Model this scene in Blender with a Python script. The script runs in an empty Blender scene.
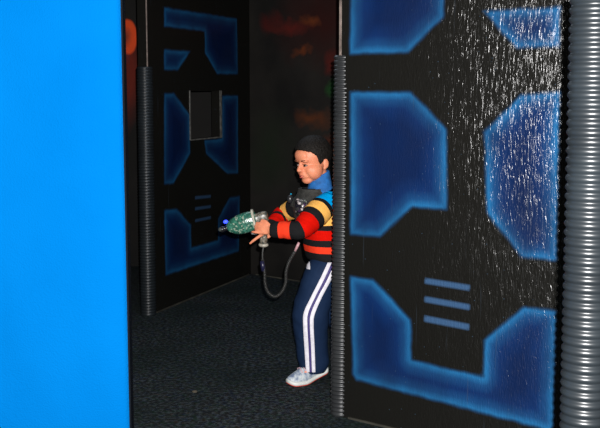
import bpy, bmesh, math, random
import numpy as np
from math import sin, cos, tan, atan, pi, radians, sqrt
from mathutils import Vector, Matrix, noise
from mathutils.bvhtree import BVHTree

random.seed(4)
SC = bpy.context.scene
COL = SC.collection
V = Vector

# ------------------------------------------------------------------ camera
F = 1000.0
PITCH = atan(123 / 1000)
EYE = V((0, 0, 1.5))
cd = bpy.data.cameras.new('camera')
cam = bpy.data.objects.new('camera', cd)
COL.objects.link(cam)
cam.location = EYE
cam.rotation_euler = (pi / 2 - PITCH, 0, 0)
cd.sensor_width = 36
cd.lens = 36 * F / 600
cd.clip_start = 0.05
SC.camera = cam
FW = V((0, cos(PITCH), -sin(PITCH)))
UP = V((0, sin(PITCH), cos(PITCH)))


def ray(px, py):
    return V(((px - 300) / F, 0, 0)) + FW - UP * ((py - 214) / F)


def W(px, py, Y):
    r = ray(px, py)
    return EYE + r * (Y / r.y)


# ------------------------------------------------------------------ helpers
def mesh_from(name, verts, faces):
    me = bpy.data.meshes.new(name)
    me.from_pydata([tuple(v) for v in verts], [], faces)
    me.update()
    return me


def obj(name, me, mat=None, parent=None, smooth=True):
    o = bpy.data.objects.new(name, me)
    COL.objects.link(o)
    if mat is not None:
        me.materials.clear()
        me.materials.append(mat)
    if smooth:
        me.shade_smooth()
    o.parent = parent
    return o


def bm_obj(name, bm, mat, parent=None, smooth=True, recalc=True):
    if recalc:
        bmesh.ops.recalc_face_normals(bm, faces=bm.faces[:])
    me = bpy.data.meshes.new(name)
    bm.to_mesh(me)
    bm.free()
    return obj(name, me, mat, parent, smooth)


def tag(o, label=None, cat=None, group=None, kind=None):
    if label: o['label'] = label
    if cat: o['category'] = cat
    if group: o['group'] = group
    if kind: o['kind'] = kind
    return o


def rebase(root, base):
    """meshes are written in world space; move origin of the thing to base"""
    base = V(base)

    def rec(o):
        if o.type == 'MESH':
            o.data.transform(Matrix.Translation(-base))
        for c in o.children:
            rec(c)
    rec(root)
    root.location = base


def add_box(bm, lo, hi, M=None):
    vs = [bm.verts.new(((hi if i & 1 else lo)[0], (hi if i & 2 else lo)[1], (hi if i & 4 else lo)[2])) for i in range(8)]
    if M is not None:
        for v in vs: v.co = M @ v.co
    for f in ((0, 2, 3, 1), (4, 5, 7, 6), (0, 1, 5, 4), (2, 6, 7, 3), (0, 4, 6, 2), (1, 3, 7, 5)):
        bm.faces.new([vs[i] for i in f])
    return vs


def add_prism(bm, pts, z0, z1):
    a = [bm.verts.new((x, y, z0)) for x, y in pts]
    b = [bm.verts.new((x, y, z1)) for x, y in pts]
    n = len(pts)
    bm.faces.new(a[::-1]); bm.faces.new(b)
    for i in range(n):
        bm.faces.new((a[i], a[(i + 1) % n], b[(i + 1) % n], b[i]))


def add_ell(bm, c, r, axes=None, sub=3):
    M = Matrix.Identity(3)
    if axes: M = Matrix(axes).transposed()
    res = bmesh.ops.create_icosphere(bm, subdivisions=sub, radius=1)
    for v in res['verts']:
        v.co = V(c) + M @ V((v.co.x * r[0], v.co.y * r[1], v.co.z * r[2]))
    return res['verts']


def add_chain(bm, pts, rad, sub=2, step=0.3):
    pts = [V(p) for p in pts]
    for i in range(len(pts) - 1):
        a, b = pts[i], pts[i + 1]
        L = (b - a).length
        n = max(1, int(L / (min(rad[i], rad[i + 1]) * step)))
        for k in range(n + 1):
            t = k / n
            r = rad[i] * (1 - t) + rad[i + 1] * t
            add_ell(bm, a.lerp(b, t), (r, r, r), None, sub)


def smooth_path(pts, n):
    """Catmull-Rom through tuples of floats"""
    P = [np.array(p, float) for p in pts]
    P = [2 * P[0] - P[1]] + P + [2 * P[-1] - P[-2]]
    out = []
    for i in range(1, len(P) - 2):
        for k in range(n):
            t = k / n
            p0, p1, p2, p3 = P[i - 1:i + 3]
            out.append(.5 * (2 * p1 + (p2 - p0) * t + (2 * p0 - 5 * p1 + 4 * p2 - p3) * t * t + (3 * p1 - p0 - 3 * p2 + p3) * t ** 3))
    out.append(P[-2])
    return out


def tube(bm, pts, rads, seg=12, cap=True, wob=None, along=None):
    """tube through points; rads a float or list. parallel transport frame"""
    pts = [V(p) for p in pts]
    n = len(pts)
    if not hasattr(rads, '__len__'): rads = [rads] * n
    lay = bm.verts.layers.float.get('along') or bm.verts.layers.float.new('along') if along else None
    t0 = (pts[1] - pts[0]).normalized()
    u = t0.orthogonal().normalized()
    rings = []
    s = 0
    for i in range(n):
        t = (pts[min(i + 1, n - 1)] - pts[max(i - 1, 0)]).normalized()
        u = (u - t * u.dot(t)).normalized()
        w = t.cross(u)
        if i: s += (pts[i] - pts[i - 1]).length
        ring = []
        for k in range(seg):
            a = 2 * pi * k / seg
            r = rads[i]
            if wob: r += wob(s, a)
            v = bm.verts.new(pts[i] + (u * cos(a) + w * sin(a)) * r)
            if along: v[lay] = s
            ring.append(v)
        rings.append(ring)
    for i in range(n - 1):
        for k in range(seg):
            bm.faces.new((rings[i][k], rings[i][(k + 1) % seg], rings[i + 1][(k + 1) % seg], rings[i + 1][k]))
    if cap:
        bm.faces.new(rings[0][::-1]); bm.faces.new(rings[-1])
    return rings


def remesh(bm, voxel, smooth=4, fac=.5):
    me = bpy.data.meshes.new('tmp')
    bm.to_mesh(me); bm.free()
    o = bpy.data.objects.new('tmp', me)
    COL.objects.link(o)
    m = o.modifiers.new('r', 'REMESH'); m.mode = 'VOXEL'; m.voxel_size = voxel; m.adaptivity = 0
    if smooth:
        s = o.modifiers.new('s', 'SMOOTH'); s.iterations = smooth; s.factor = fac
    dg = bpy.context.evaluated_depsgraph_get()
    dg.update()
    res = bpy.data.meshes.new_from_object(o.evaluated_get(dg))
    bpy.data.objects.remove(o)
    bpy.data.meshes.remove(me)
    return res


# ------------------------------------------------------------------ materials
class NT:
    def __init__(s, name):
        s.m = bpy.data.materials.new(name)
        s.m.use_nodes = True
        s.t = s.m.node_tree
        s.b = s.t.nodes['Principled BSDF']

    def n(s, typ, **kw):
        nd = s.t.nodes.new(typ)
        for k, v in kw.items():
            if k.startswith('i_'):
                key = k[2:]
                key = int(key) if key.isdigit() else key.replace('_', ' ')
                nd.inputs[key].default_value = v
            else:
                setattr(nd, k, v)
        return nd

    def l(s, a, b):
        s.t.links.new(a, b)

    def ramp(s, src, stops, interp='LINEAR'):
        r = s.n('ShaderNodeValToRGB')
        r.color_ramp.interpolation = interp
        e = r.color_ramp.elements
        while len(e) > 1: e.remove(e[0])
        for i, (p, c) in enumerate(stops):
            if i == 0:
                e[0].position = p; k = e[0]
            else:
                k = e.new(p)
            k.color = (*c, 1)
        s.l(src, r.inputs[0])
        return r.outputs[0]

    def mix(s, fac, a, b, mode='MIX'):
        m = s.n('ShaderNodeMix', data_type='RGBA', blend_type=mode)
        for sock, val in ((m.inputs[0], fac), (m.inputs[6], a), (m.inputs[7], b)):
            if isinstance(val, (int, float)): sock.default_value = val
            elif isinstance(val, tuple): sock.default_value = (*val, 1)
            else: s.l(val, sock)
        return m.outputs[2]

    def math(s, op, a, b=None):
        m = s.n('ShaderNodeMath', operation=op)
        for i, val in enumerate((a, b)):
            if val is None: continue
            if isinstance(val, (int, float)): m.inputs[i].default_value = val
            else: s.l(val, m.inputs[i])
        return m.outputs[0]

    def noise(s, scale, detail=3, vec=None, rough=.5, dist=0):
        nd = s.n('ShaderNodeTexNoise', i_Scale=scale, i_Detail=detail, i_Roughness=rough, i_Distortion=dist)
        if vec is not None: s.l(vec, nd.inputs['Vector'])
        return nd.outputs['Fac']

    def coord(s, scale=(1, 1, 1), rot=(0, 0, 0)):
        tc = s.n('ShaderNodeTexCoord')
        mp = s.n('ShaderNodeMapping')
        mp.inputs['Scale'].default_value = scale
        mp.inputs['Rotation'].default_value = rot
        s.l(tc.outputs['Object'], mp.inputs['Vector'])
        return mp.outputs[0]

    def bump(s, h, strength, dist=.001):
        b = s.n('ShaderNodeBump', i_Strength=strength, i_Distance=dist)
        s.l(h, b.inputs['Height'])
        s.l(b.outputs[0], s.b.inputs['Normal'])
        return b

    def set(s, **kw):
        for k, v in kw.items():
            key = k.replace('_', ' ')
            sock = s.b.inputs[key]
            if isinstance(v, tuple): sock.default_value = (*v, 1) if len(v) == 3 else v
            elif isinstance(v, (int, float)): sock.default_value = v
            else: s.l(v, sock)
        return s


def simple(name, col, rough=.6, spec=.5, metal=0., nscale=None, namt=.2, bump=0, bscale=200):
    t = NT(name)
    t.set(Roughness=rough, Metallic=metal)
    t.b.inputs['Specular IOR Level'].default_value = spec
    if nscale:
        f = t.noise(nscale, 3, t.coord())
        c2 = tuple(min(1, x * (1 + namt)) for x in col); c1 = tuple(x * (1 - namt) for x in col)
        t.set(Base_Color=t.ramp(f, [(.3, c1), (.7, c2)]))
    else:
        t.set(Base_Color=col)
    if bump:
        t.bump(t.noise(bscale, 2, t.coord()), bump)
    return t.m


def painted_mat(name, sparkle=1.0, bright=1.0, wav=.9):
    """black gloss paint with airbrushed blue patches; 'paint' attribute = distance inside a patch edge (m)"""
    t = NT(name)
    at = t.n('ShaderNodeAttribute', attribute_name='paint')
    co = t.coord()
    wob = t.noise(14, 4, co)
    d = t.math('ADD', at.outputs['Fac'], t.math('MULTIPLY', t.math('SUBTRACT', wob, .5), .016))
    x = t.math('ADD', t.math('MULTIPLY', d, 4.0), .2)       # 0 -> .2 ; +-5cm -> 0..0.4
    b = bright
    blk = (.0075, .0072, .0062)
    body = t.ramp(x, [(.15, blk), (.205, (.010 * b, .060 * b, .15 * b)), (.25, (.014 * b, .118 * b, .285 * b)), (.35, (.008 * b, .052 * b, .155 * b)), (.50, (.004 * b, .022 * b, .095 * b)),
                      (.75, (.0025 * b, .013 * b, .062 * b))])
    cl = t.noise(5, 5, t.coord((1, 1, .6)))
    body = t.mix(t.ramp(cl, [(.35, (0, 0, 0)), (.7, (.6, .6, .6))]), body, (.006, .012, .04), 'MIX')
    inside = t.ramp(x, [(.16, (0, 0, 0)), (.23, (1, 1, 1))])
    col = t.mix(inside, blk, body)
    bars = t.n('ShaderNodeAttribute', attribute_name='bars')
    bx = t.ramp(t.math('ADD', t.math('MULTIPLY', bars.outputs['Fac'], 20), .5), [(.42, (0, 0, 0)), (.62, (1, 1, 1))])
    col = t.mix(bx, col, (.034 * b, .078 * b, .16 * b))
    # scuffs: pale vertical scratches
    sc = t.noise(30, 2, t.coord((2.2, 2.2, .09), (0, .04, 0)))
    col = t.mix(t.ramp(sc, [(.70, (0, 0, 0)), (.76, (.22, .22, .22))]), col, (.045, .06, .08))
    sp = t.n('ShaderNodeTexVoronoi', i_Scale=26)
    t.l(co, sp.inputs['Vector'])
    col = t.mix(t.ramp(sp.outputs['Distance'], [(.04, (.5, .5, .5)), (.07, (0, 0, 0))]), col, (.05, .09, .14))
    t.set(Base_Color=col, Roughness=.25)
    t.b.inputs['Specular IOR Level'].default_value = .5 * sparkle
    h1 = t.noise(80, 2, t.coord((1, 1, .21)), .5, 2.0)
    h2 = t.noise(130, 1, t.coord((1, 1, .6)))
    h = t.math('ADD', h1, t.math('MULTIPLY', h2, .12))
    # the varnish is rippled coarsely towards the right-hand end of the panel
    sx = t.n('ShaderNodeSeparateXYZ'); t.l(co, sx.inputs[0])
    mr = t.n('ShaderNodeMapRange', i_1=.30, i_2=1.0, i_3=.28, i_4=1.0); t.l(sx.outputs[0], mr.inputs[0])
    bn = t.bump(h, wav, .0045)
    t.l(t.math('MULTIPLY', mr.outputs[0], wav), bn.inputs['Strength'])
    return t.m


# ------------------------------------------------------------------ the two painted walls
def sdf_poly(P, poly):
    """signed distance, positive inside"""
    poly = np.array(poly, float)
    n = len(poly)
    d = np.full(len(P), 1e9)
    s = np.zeros(len(P), bool)
    for i in range(n):
        a = poly[i]; b = poly[(i + 1) % n]
        e = b - a
        w = P - a
        q = w - np.outer(np.clip((w @ e) / (e @ e), 0, 1), e)
        d = np.minimum(d, np.hypot(q[:, 0], q[:, 1]))
        c = (a[1] > P[:, 1]) != (b[1] > P[:, 1])
        with np.errstate(divide='ignore', invalid='ignore'):
            xx = e[0] * (P[:, 1] - a[1]) / (e[1] if e[1] else 1e-12) + a[0]
        s ^= c & (P[:, 0] < xx)
    return np.where(s, d, -d)


def painted_wall(name, A, d, length, height, thick, patches, bars, mat, hole=None, step=.011):
    """front face grid with a paint attribute, then solid sides/back. A corner, d direction (right seen from the camera)"""
    A = V((A[0], A[1], 0)); d = V((d[0], d[1], 0)).normalized(); n = V((-d.y, d.x, 0))
    nu = int(length / step); nz = int(height / step)
    us = np.linspace(0, length, nu + 1); zs = np.linspace(0, height, nz + 1)
    if hole:
        for i, arr in ((0, us), (1, us), (2, zs), (3, zs)):
            arr[np.argmin(abs(arr - hole[i]))] = hole[i]
    U, Z = np.meshgrid(us, zs)
    P = np.stack([U.ravel(), Z.ravel()], 1)
    pd = np.max([sdf_poly(P, p) for p in patches], axis=0)
    bd = np.max([sdf_poly(P, p) for p in bars], axis=0) if bars else np.full(len(P), -1.)
    verts = [A + d * float(u) + V((0, 0, float(z))) for u, z in P]
    verts2 = [v + n * thick for v in verts]
    w = nu + 1
    faces = []
    off = len(verts)
    H = np.zeros((nz, nu), bool)
    if hole:
        uc = (us[:-1] + us[1:]) / 2; zc = (zs[:-1] + zs[1:]) / 2
        H = ((uc[None] > hole[0]) & (uc[None] < hole[1]) & (zc[:, None] > hole[2]) & (zc[:, None] < hole[3]))
    for j in range(nz):
        for i in range(nu):
            if H[j, i]: continue
            a = j * w + i
            faces.append((a, a + 1, a + w + 1, a + w))
            faces.append((off + a, off + a + w, off + a + w + 1, off + a + 1))
            for (jj, ii, p, q) in ((j, i - 1, a + w, a), (j, i + 1, a + 1, a + w + 1), (j - 1, i, a, a + 1), (j + 1, i, a + w + 1, a + w)):
                if jj < 0 or ii < 0 or jj >= nz or ii >= nu or H[jj, ii]:
                    faces.append((q, p, off + p, off + q))
    me = mesh_from(name, verts + verts2, faces)
    for nm, arr in (('paint', pd), ('bars', bd)):
        at = me.attributes.new(nm, 'FLOAT', 'POINT')
        at.data.foreach_set('value', np.concatenate([arr, np.full(len(arr), -1.)]).astype(np.float32))
    return tag(obj(name, me, mat, None, False), kind='structure')


RA = V((0.177, 4.501)); RD = V((.797, -.602)).normalized()
LD = V((.365, .931)).normalized(); LA = V((-1.014, 6.583)) + LD * .04
P_R = [[(.053, 2.26), (.053, 1.66), (.352, 1.66), (.52, 1.80), (.527, 2.12), (.40, 2.26)],
       [(.695, 1.82), (1.025, 1.82), (1.025, 1.667), (.845, 1.667)],
       [(.055, 1.497), (.369, 1.497), (.545, 1.343), (.552, 1.004), (.382, 1.004), (.22, .858), (.062, .858)],
       [(.714, 1.335), (.872, 1.485), (1.035, 1.50), (1.042, .836), (.89, .838), (.735, 1.005)],
       [(.062, .668), (.189, .669), (.383, .511), (.392, .332), (.735, .318), (.736, .474), (.908, .638), (1.049, .639), (1.052, .165), (1.03, .145),
        (.10, .19), (.08, .215)]]
B_R = [[(.449, .704), (.666, .698), (.667, .672), (.449, .678)], [(.449, .624), (.668, .616), (.669, .590), (.449, .597)],
       [(.449, .540), (.667, .532), (.668, .504), (.449, .511)]]
P_L = [[(.273, 2.06), (1.433, 2.06), (1.444, 1.629), (1.071, 1.625), (.876, 1.776), (.871, 1.930), (.271, 1.930)],
       [(.263, 1.780), (.648, 1.780), (.454, 1.641), (.261, 1.641)],
       [(.256, 1.486), (.396, 1.486), (.618, 1.337), (.626, 1.058), (.376, .862), (.235, .866)],
       [(1.153, 1.465), (1.441, 1.465), (1.432, .852), (1.237, .862), (.873, 1.037), (.846, 1.142), (1.146, 1.142)],
       [(.229, .690), (.414, .680), (.621, .539), (.624, .374), (1.059, .369), (1.063, .534), (1.27, .675), (1.460, .668), (1.437, .225), (.235, .235)]]
B_L = [[(.688, .742), (.947, .727), (.947, .705), (.688, .718)], [(.686, .662), (.946, .650), (.946, .628), (.686, .638)],
       [(.684, .573), (.944, .567), (.944, .545), (.684, .551)]]
HOLE = (.593, 1.075, 1.155, 1.50)
HGT = 2.5
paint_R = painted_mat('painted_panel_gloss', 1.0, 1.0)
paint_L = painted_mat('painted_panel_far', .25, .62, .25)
painted_wall('wall_right', RA, RD, 1.60, HGT, .08, P_R, B_R, paint_R)
P_L = [[(u - .04, z) for u, z in p] for p in P_L]; B_L = [[(u - .04, z) for u, z in p] for p in B_L]
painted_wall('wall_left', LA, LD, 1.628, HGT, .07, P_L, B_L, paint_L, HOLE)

black_wall = NT('black_wall_paint')
black_wall.set(Base_Color=black_wall.ramp(black_wall.noise(6, 4, black_wall.coord()), [(.3, (.009, .009, .008)), (.7, (.016, .015, .013))]), Roughness=.6)
black_wall.b.inputs['Specular IOR Level'].default_value = .15
black_wall.bump(black_wall.noise(60, 3, black_wall.coord()), .3, .002)
black_wall = black_wall.m


def blob_wall(name, blobs):
    """black wall with spray-painted colour clouds. blobs: (centre xyz, radius xyz, colour)"""
    t = NT(name)
    co = t.coord()
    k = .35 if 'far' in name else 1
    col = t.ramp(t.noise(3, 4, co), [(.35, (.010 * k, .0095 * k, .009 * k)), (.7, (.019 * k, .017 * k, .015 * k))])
    warp = t.n('ShaderNodeTexNoise', i_Scale=5, i_Detail=4)
    t.l(co, warp.inputs['Vector'])
    wm = t.n('ShaderNodeVectorMath', operation='SCALE', i_Scale=.30)
    ws = t.n('ShaderNodeVectorMath', operation='SUBTRACT')
    t.l(warp.outputs['Color'], ws.inputs[0]); ws.inputs[1].default_value = (.5, .5, .5)
    t.l(ws.outputs[0], wm.inputs[0])
    for (c, r, colr, wf, cut) in blobs:
        ad = t.n('ShaderNodeVectorMath', operation='MULTIPLY_ADD')
        t.l(wm.outputs[0], ad.inputs[0]); ad.inputs[1].default_value = (wf, wf, wf); t.l(co, ad.inputs[2])
        s1 = t.n('ShaderNodeVectorMath', operation='SUBTRACT')
        t.l(ad.outputs[0], s1.inputs[0]); s1.inputs[1].default_value = c
        s2 = t.n('ShaderNodeVectorMath', operation='DIVIDE')
        t.l(s1.outputs[0], s2.inputs[0]); s2.inputs[1].default_value = r
        ln = t.n('ShaderNodeVectorMath', operation='LENGTH')
        t.l(s2.outputs[0], ln.inputs[0])
        f = t.ramp(ln.outputs['Value'], [(cut, (1, 1, 1)), (1.0, (0, 0, 0))])
        col = t.mix(f, col, colr)
    t.set(Base_Color=col, Roughness=.65)
    t.b.inputs['Specular IOR Level'].default_value = .12
    t.bump(t.noise(70, 3, co), .35, .002)
    return t.m


def slab_wall(name, p, q, thick, mat, z0=0, z1=HGT):
    """thick > 0 grows to the left of p->q"""
    p = V(p); q = V(q); d = (q - p).normalized(); n = V((-d.y, d.x))
    bm = bmesh.new()
    add_prism(bm, [tuple(p), tuple(q), tuple(q + n * thick), tuple(p + n * thick)], z0, z1)
    return tag(bm_obj(name, bm, mat, smooth=False), kind='structure')


# back wall behind the boy
LB = V((-.405, 8.136)); BD = V((.773, -.634)).normalized()
CORN = LA + LD * 1.628
BE = CORN + BD * 3.3


def onwall(px, py, a=None, b=None):
    a = a or CORN; b = b or BE
    r = ray(px, py); d = (b - a).normalized(); n = V((-d.y, d.x))
    t = a.dot(n) / V((r.x, r.y)).dot(n)
    return tuple(EYE + r * t)


red = (.085, .012, .009)
orn = (.11, .027, .009)
back_mat = blob_wall('graffiti_wall', [
    (onwall(325, 20), (.55, .6, .42), (.028, .0075, .0065), 1, .1),
    (onwall(270, 24), (.10, .12, .14), (.050, .009, .008), 1, .1), (onwall(290, 28), (.24, .3, .075), red, 1, .05), (onwall(310, 20), (.1, .12, .06), orn, 1, .1),
    (onwall(302, 52), (.09, .10, .05), orn, 1, .1), (onwall(331, 62), (.09, .1, .13), red, 1, .1),
    (onwall(334, 88), (.075, .09, .11), (.012, .062, .014), .8, .1),
    (onwall(312, 118), (.2, .22, .085), (.085, .026, .010), 1, .05), (onwall(330, 140), (.12, .14, .09), (.06, .018, .01), 1, .05),
    (onwall(270, 150), (.3, .3, .4), (.013, .018, .011), 1, .1),
])
slab_wall('wall_back', CORN - BD * .1, BE, .12, back_mat)
# wall seen through the gap beside the blue panel
fa, fb = V((-3.2, 8.5)), V((-.55, 8.5))
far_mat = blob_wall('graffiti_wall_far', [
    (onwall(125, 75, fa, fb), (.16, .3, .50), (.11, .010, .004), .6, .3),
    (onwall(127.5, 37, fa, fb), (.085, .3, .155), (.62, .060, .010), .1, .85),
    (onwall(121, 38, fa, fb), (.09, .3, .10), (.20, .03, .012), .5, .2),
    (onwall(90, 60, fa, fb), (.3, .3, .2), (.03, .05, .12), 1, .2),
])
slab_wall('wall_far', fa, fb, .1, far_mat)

# outer shell of the arena
X0, X1, Y0, Y1 = -3.2, 3.4, -2.2, 8.6
slab_wall('wall_outer_left', (X0, Y0), (X0, Y1), .1, black_wall)
slab_wall('wall_outer_right', (X1, Y1), (X1, Y0), .1, black_wall)
slab_wall('wall_behind', (X1, Y0), (X0, Y0), .1, black_wall)
slab_wall('wall_outer_far', (X0, Y1), (X1, Y1), .1, black_wall)
bm = bmesh.new(); add_box(bm, (X0 - .1, Y0 - .1, HGT), (X1 + .1, Y1 + .1, HGT + .1))
tag(bm_obj('ceiling', bm, black_wall, smooth=False), kind='structure')

carpet = NT('dark_fleck_carpet')
co = carpet.coord()
n1 = carpet.noise(48, 2, co)
vo = carpet.n('ShaderNodeTexVoronoi', i_Scale=55); carpet.l(co, vo.inputs['Vector'])
base = carpet.ramp(n1, [(.38, (.006, .006, .008)), (.50, (.024, .029, .034)), (.62, (.085, .105, .125))])
tint = carpet.mix(.5, base, carpet.ramp(vo.outputs['Color'], [(.1, (.008, .020, .05)), (.35, (.014, .014, .017)), (.55, (.03, .029, .028)), (.75, (.010, .036, .02)), (.95, (.045, .025, .014))]))
big = carpet.noise(1.8, 3, co)
tint = carpet.mix(carpet.ramp(big, [(.35, (0, 0, 0)), (.65, (.5, .5, .5))]), tint, (.006, .014, .012))
carpet.set(Base_Color=tint, Roughness=.9)
carpet.b.inputs['Specular IOR Level'].default_value = .1
carpet.bump(carpet.noise(160, 2, co), .8, .006)
bm = bmesh.new(); add_box(bm, (X0 - .1, Y0 - .1, -.1), (X1 + .1, Y1 + .1, 0))
tag(bm_obj('floor', bm, carpet.m, smooth=False), kind='structure')

# low edging where carpet meets the painted walls
edge = simple('worn_edging', (.038, .036, .028), .6, nscale=8, namt=.6)
for k, (a, d, L) in enumerate(((RA, RD, 1.58), (LA, LD, 1.58), (CORN, BD, 3.2))):
    n = V((-d.y, d.x))
    bm = bmesh.new()
    p = a + d * .06; q = a + d * L
    add_prism(bm, [tuple(p), tuple(p - n * .008), tuple(q - n * .008), tuple(q)][::-1], 0, .009)
    tag(bm_obj('trim_%d' % (k + 1), bm, edge, smooth=False), kind='structure')

# metal corner strips on the wall ends, above the pipes
strip = simple('corner_metal', (.42, .33, .29), .4, metal=.6, nscale=18, namt=.5)
for k, (a, d) in enumerate(((RA, RD), (LA, LD))):
    n = V((-d.y, d.x))
    bm = bmesh.new()
    e = .0022
    p = a - d * e - n * e
    w = .011 if k == 0 else .006
    add_prism(bm, [tuple(p), tuple(p + d * w), tuple(p + d * w + n * e), tuple(p + d * e + n * e), tuple(p + n * w + d * e), tuple(p + n * w)], 1.60, HGT)
    tag(bm_obj('trim_%d' % (k + 4), bm, strip, smooth=False), kind='structure')

# gun port in the left wall: metal lining
n = V((-LD.y, LD.x))


def lw(u, z, off=0.0):
    q = LA + LD * u + n * off
    return V((q.x, q.y, z))


frame_m = simple('gunport_metal', (.20, .195, .18), .5, metal=.6, nscale=30, namt=.5)
bm = bmesh.new()
h = HOLE


def fbox(u0, u1, z0, z1, o0, o1):
    vs = [bm.verts.new(lw(u, z, o)) for u in (u0, u1) for z in (z0, z1) for o in (o0, o1)]
    for f in ((0, 1, 3, 2), (4, 6, 7, 5), (0, 4, 5, 1), (2, 3, 7, 6), (0, 2, 6, 4), (1, 5, 7, 3)):
        bm.faces.new([vs[i] for i in f])


fbox(h[1] - .003, h[1] + .028, h[2] - .008, h[3] + .003, -.004, .0)
fbox(h[0] - .012, h[0] + .002, h[2] - .003, h[3] + .003, -.003, .0)
fbox(h[0], h[1], h[2] - .008, h[2] + .002, -.003, .0)
wf = tag(bm_obj('window_1', bm, frame_m, smooth=False), kind='structure')

# ------------------------------------------------------------------ corrugated pipes
pipe_m = NT('black_corrugated_plastic')
nf = pipe_m.noise(12, 4, pipe_m.coord())
pipe_m.set(Base_Color=pipe_m.ramp(nf, [(.3, (.0080, .0100, .0120)), (.7, (.0120, .0155, .0185))]), Roughness=.36)
pipe_m.b.inputs['Specular IOR Level'].default_value = .5
pipe_m = pipe_m.m


dusty = pipe_m.copy()
for e, c in zip([n for n in dusty.node_tree.nodes if n.type == 'VALTORGB'][0].color_ramp.elements, ((.020, .021, .023, 1), (.030, .032, .034, 1))): e.color = c


def pipe(name, c, R, H, label, pitch=.0195, seg=56, lean=(0, 0), slit=None, mat=None):
    bm = bmesh.new()
    prof = [(0, -.0050), (.11, -.0043), (.22, -.0025), (.34, -.0008), (.5, 0), (.66, -.0008), (.78, -.0025), (.89, -.0043)]
    nr = int(H / pitch)
    rows = []
    for i in range(nr):
        for t, dr in prof:
            rows.append(((i + t) * pitch, R + dr))
    rows.append((nr * pitch, R - .005))
    rings = []
    T = R - .0095
    rows = rows + [(nr * pitch, T - .001), (nr * pitch - .04, T - .001)]
    for z, r in rows:
        rings.append([bm.verts.new((c[0] + lean[0] * z + r * cos(2 * pi * k / seg), c[1] + lean[1] * z + r * sin(2 * pi * k / seg), z)) for k in range(seg)])
    for a, b in zip(rings, rings[1:]):
        for k in range(seg):
            q = (a[k].co + b[(k + 1) % seg].co) / 2
            if slit:                # the pipe is split lengthwise where the wall runs into it
                A_, d_, th_ = slit
                w = V((q.x - A_.x, q.y - A_.y)); nn = V((-d_.y, d_.x))
                if w.dot(d_) > -.001 and -.001 < w.dot(nn) < th_ + .001: continue
            bm.faces.new((a[k], a[(k + 1) % seg], b[(k + 1) % seg], b[k]))
    for v in [v for v in bm.verts if not v.link_faces]: bm.verts.remove(v)
    o = bm_obj(name, bm, mat or pipe_m, recalc=False)
    rebase(o, (c[0], c[1], 0))
    tag(o, label, 'pipe', 'corrugated pipes capping the wall ends')
    return o


nR = V((-RD.y, RD.x))
pm = RA + nR * .032 - RD * .005
pipe('corrugated_pipe', pm, .051, 1.665, 'thin black corrugated pipe standing on the wall end right beside the boy', lean=(.006, 0), slit=(RA, RD, .08), mat=dusty)
pl = LA + V((-.024, .000))
pipe('corrugated_pipe', pl, .054, 1.665, 'dim distant corrugated pipe capping the end of the wall with the square opening', slit=(LA, LD, .07), lean=(.003, 0))
NP = V((.629, 2.12))
pipe('corrugated_pipe', NP, .052, 1.735, 'thick-looking grey corrugated pipe in the right foreground, nearest the camera', lean=(-.009, 0), slit=(V((NP.x + .012, NP.y - .035)), V((1, 0)), .07))
# the wall end that the near pipe caps
slab_wall('wall_near_right', (NP.x + .012, NP.y - .035), (X1, NP.y - .035), .07, black_wall)
# closes the right wall to the outer wall
ce = RA + RD * 1.60
slab_wall('wall_side_right', ce, (X1, ce.y), .08, black_wall)

# ------------------------------------------------------------------ blue padded panel
vinyl = NT('bright_blue_vinyl')
co = vinyl.coord()
g = vinyl.noise(3, 4, co)
vinyl.set(Base_Color=vinyl.ramp(g, [(.3, (.0002, .057, .185)), (.7, (.0004, .065, .205))]), Roughness=.5)
vinyl.b.inputs['Specular IOR Level'].default_value = .0
hh = vinyl.math('ADD', vinyl.noise(260, 2, co), vinyl.math('MULTIPLY', vinyl.noise(9, 3, vinyl.coord((1, 1, .5), (0, .5, 0)), .5, .6), 1.6))
vinyl.bump(hh, .4, .004)
dark_edge = simple('dark_edge_binding', (.002, .003, .005), .7, spec=.03)
bx0, bx1, bY, bth, bH = -1.22, -.4410, 2.50, .045, 2.2
root = bpy.data.objects.new('padded_panel', None); COL.objects.link(root)
bm = bmesh.new()
nx, nz = 70, 150
grid = []
for j in range(nz + 1):
    row = []
    for i in range(nx + 1):
        x = bx0 + (bx1 - bx0) * i / nx; z = .02 + (bH - .02) * j / nz
        ex = min(i, nx - i) / nx * (bx1 - bx0); ez = min(j, nz - j) / nz * bH
        e = min(ex, ez)
        puff = .010 * (1 - math.exp(-e / .02))
        dg = noise.noise(V((x * 2.2 + z * 1.6, z * .7, 3))) * .006 + noise.noise(V((x * 9 + z * 6, z * 2 - x, 7))) * .0016
        row.append(bm.verts.new((x, bY - puff - dg * min(1, e / .05), z)))
    grid.append(row)
for j in range(nz):
    for i in range(nx):
        bm.faces.new((grid[j][i], grid[j][i + 1], grid[j + 1][i + 1], grid[j + 1][i]))
be = [e for e in bm.edges if e.is_boundary]
r = bmesh.ops.extrude_edge_only(bm, edges=be)
for v in r['geom']:
    if isinstance(v, bmesh.types.BMVert): v.co.y = bY + .006
bm_obj('front_cover', bm, vinyl.m, root, recalc=True)
bm = bmesh.new()
add_box(bm, (bx0, bY + .006, 0), (bx1 + .001, bY + bth, bH))
bmesh.ops.bevel(bm, geom=bm.edges[:], offset=.003, segments=2, affect='EDGES')
bm_obj('backing_board', bm, dark_edge, root, smooth=False)
bm = bmesh.new()
add_box(bm, (bx1 + .0005, bY - .004, .01), (bx1 + .005, bY + bth - .004, bH - .01))
bmesh.ops.bevel(bm, geom=bm.edges[:], offset=.002, segments=2, affect='EDGES')
bm_obj('edge_binding', bm, dark_edge, root, smooth=False)
rebase(root, ((bx0 + bx1) / 2, bY + .02, 0))
tag(root, 'tall bright blue vinyl-covered padded panel filling the left foreground', 'panel')

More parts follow.
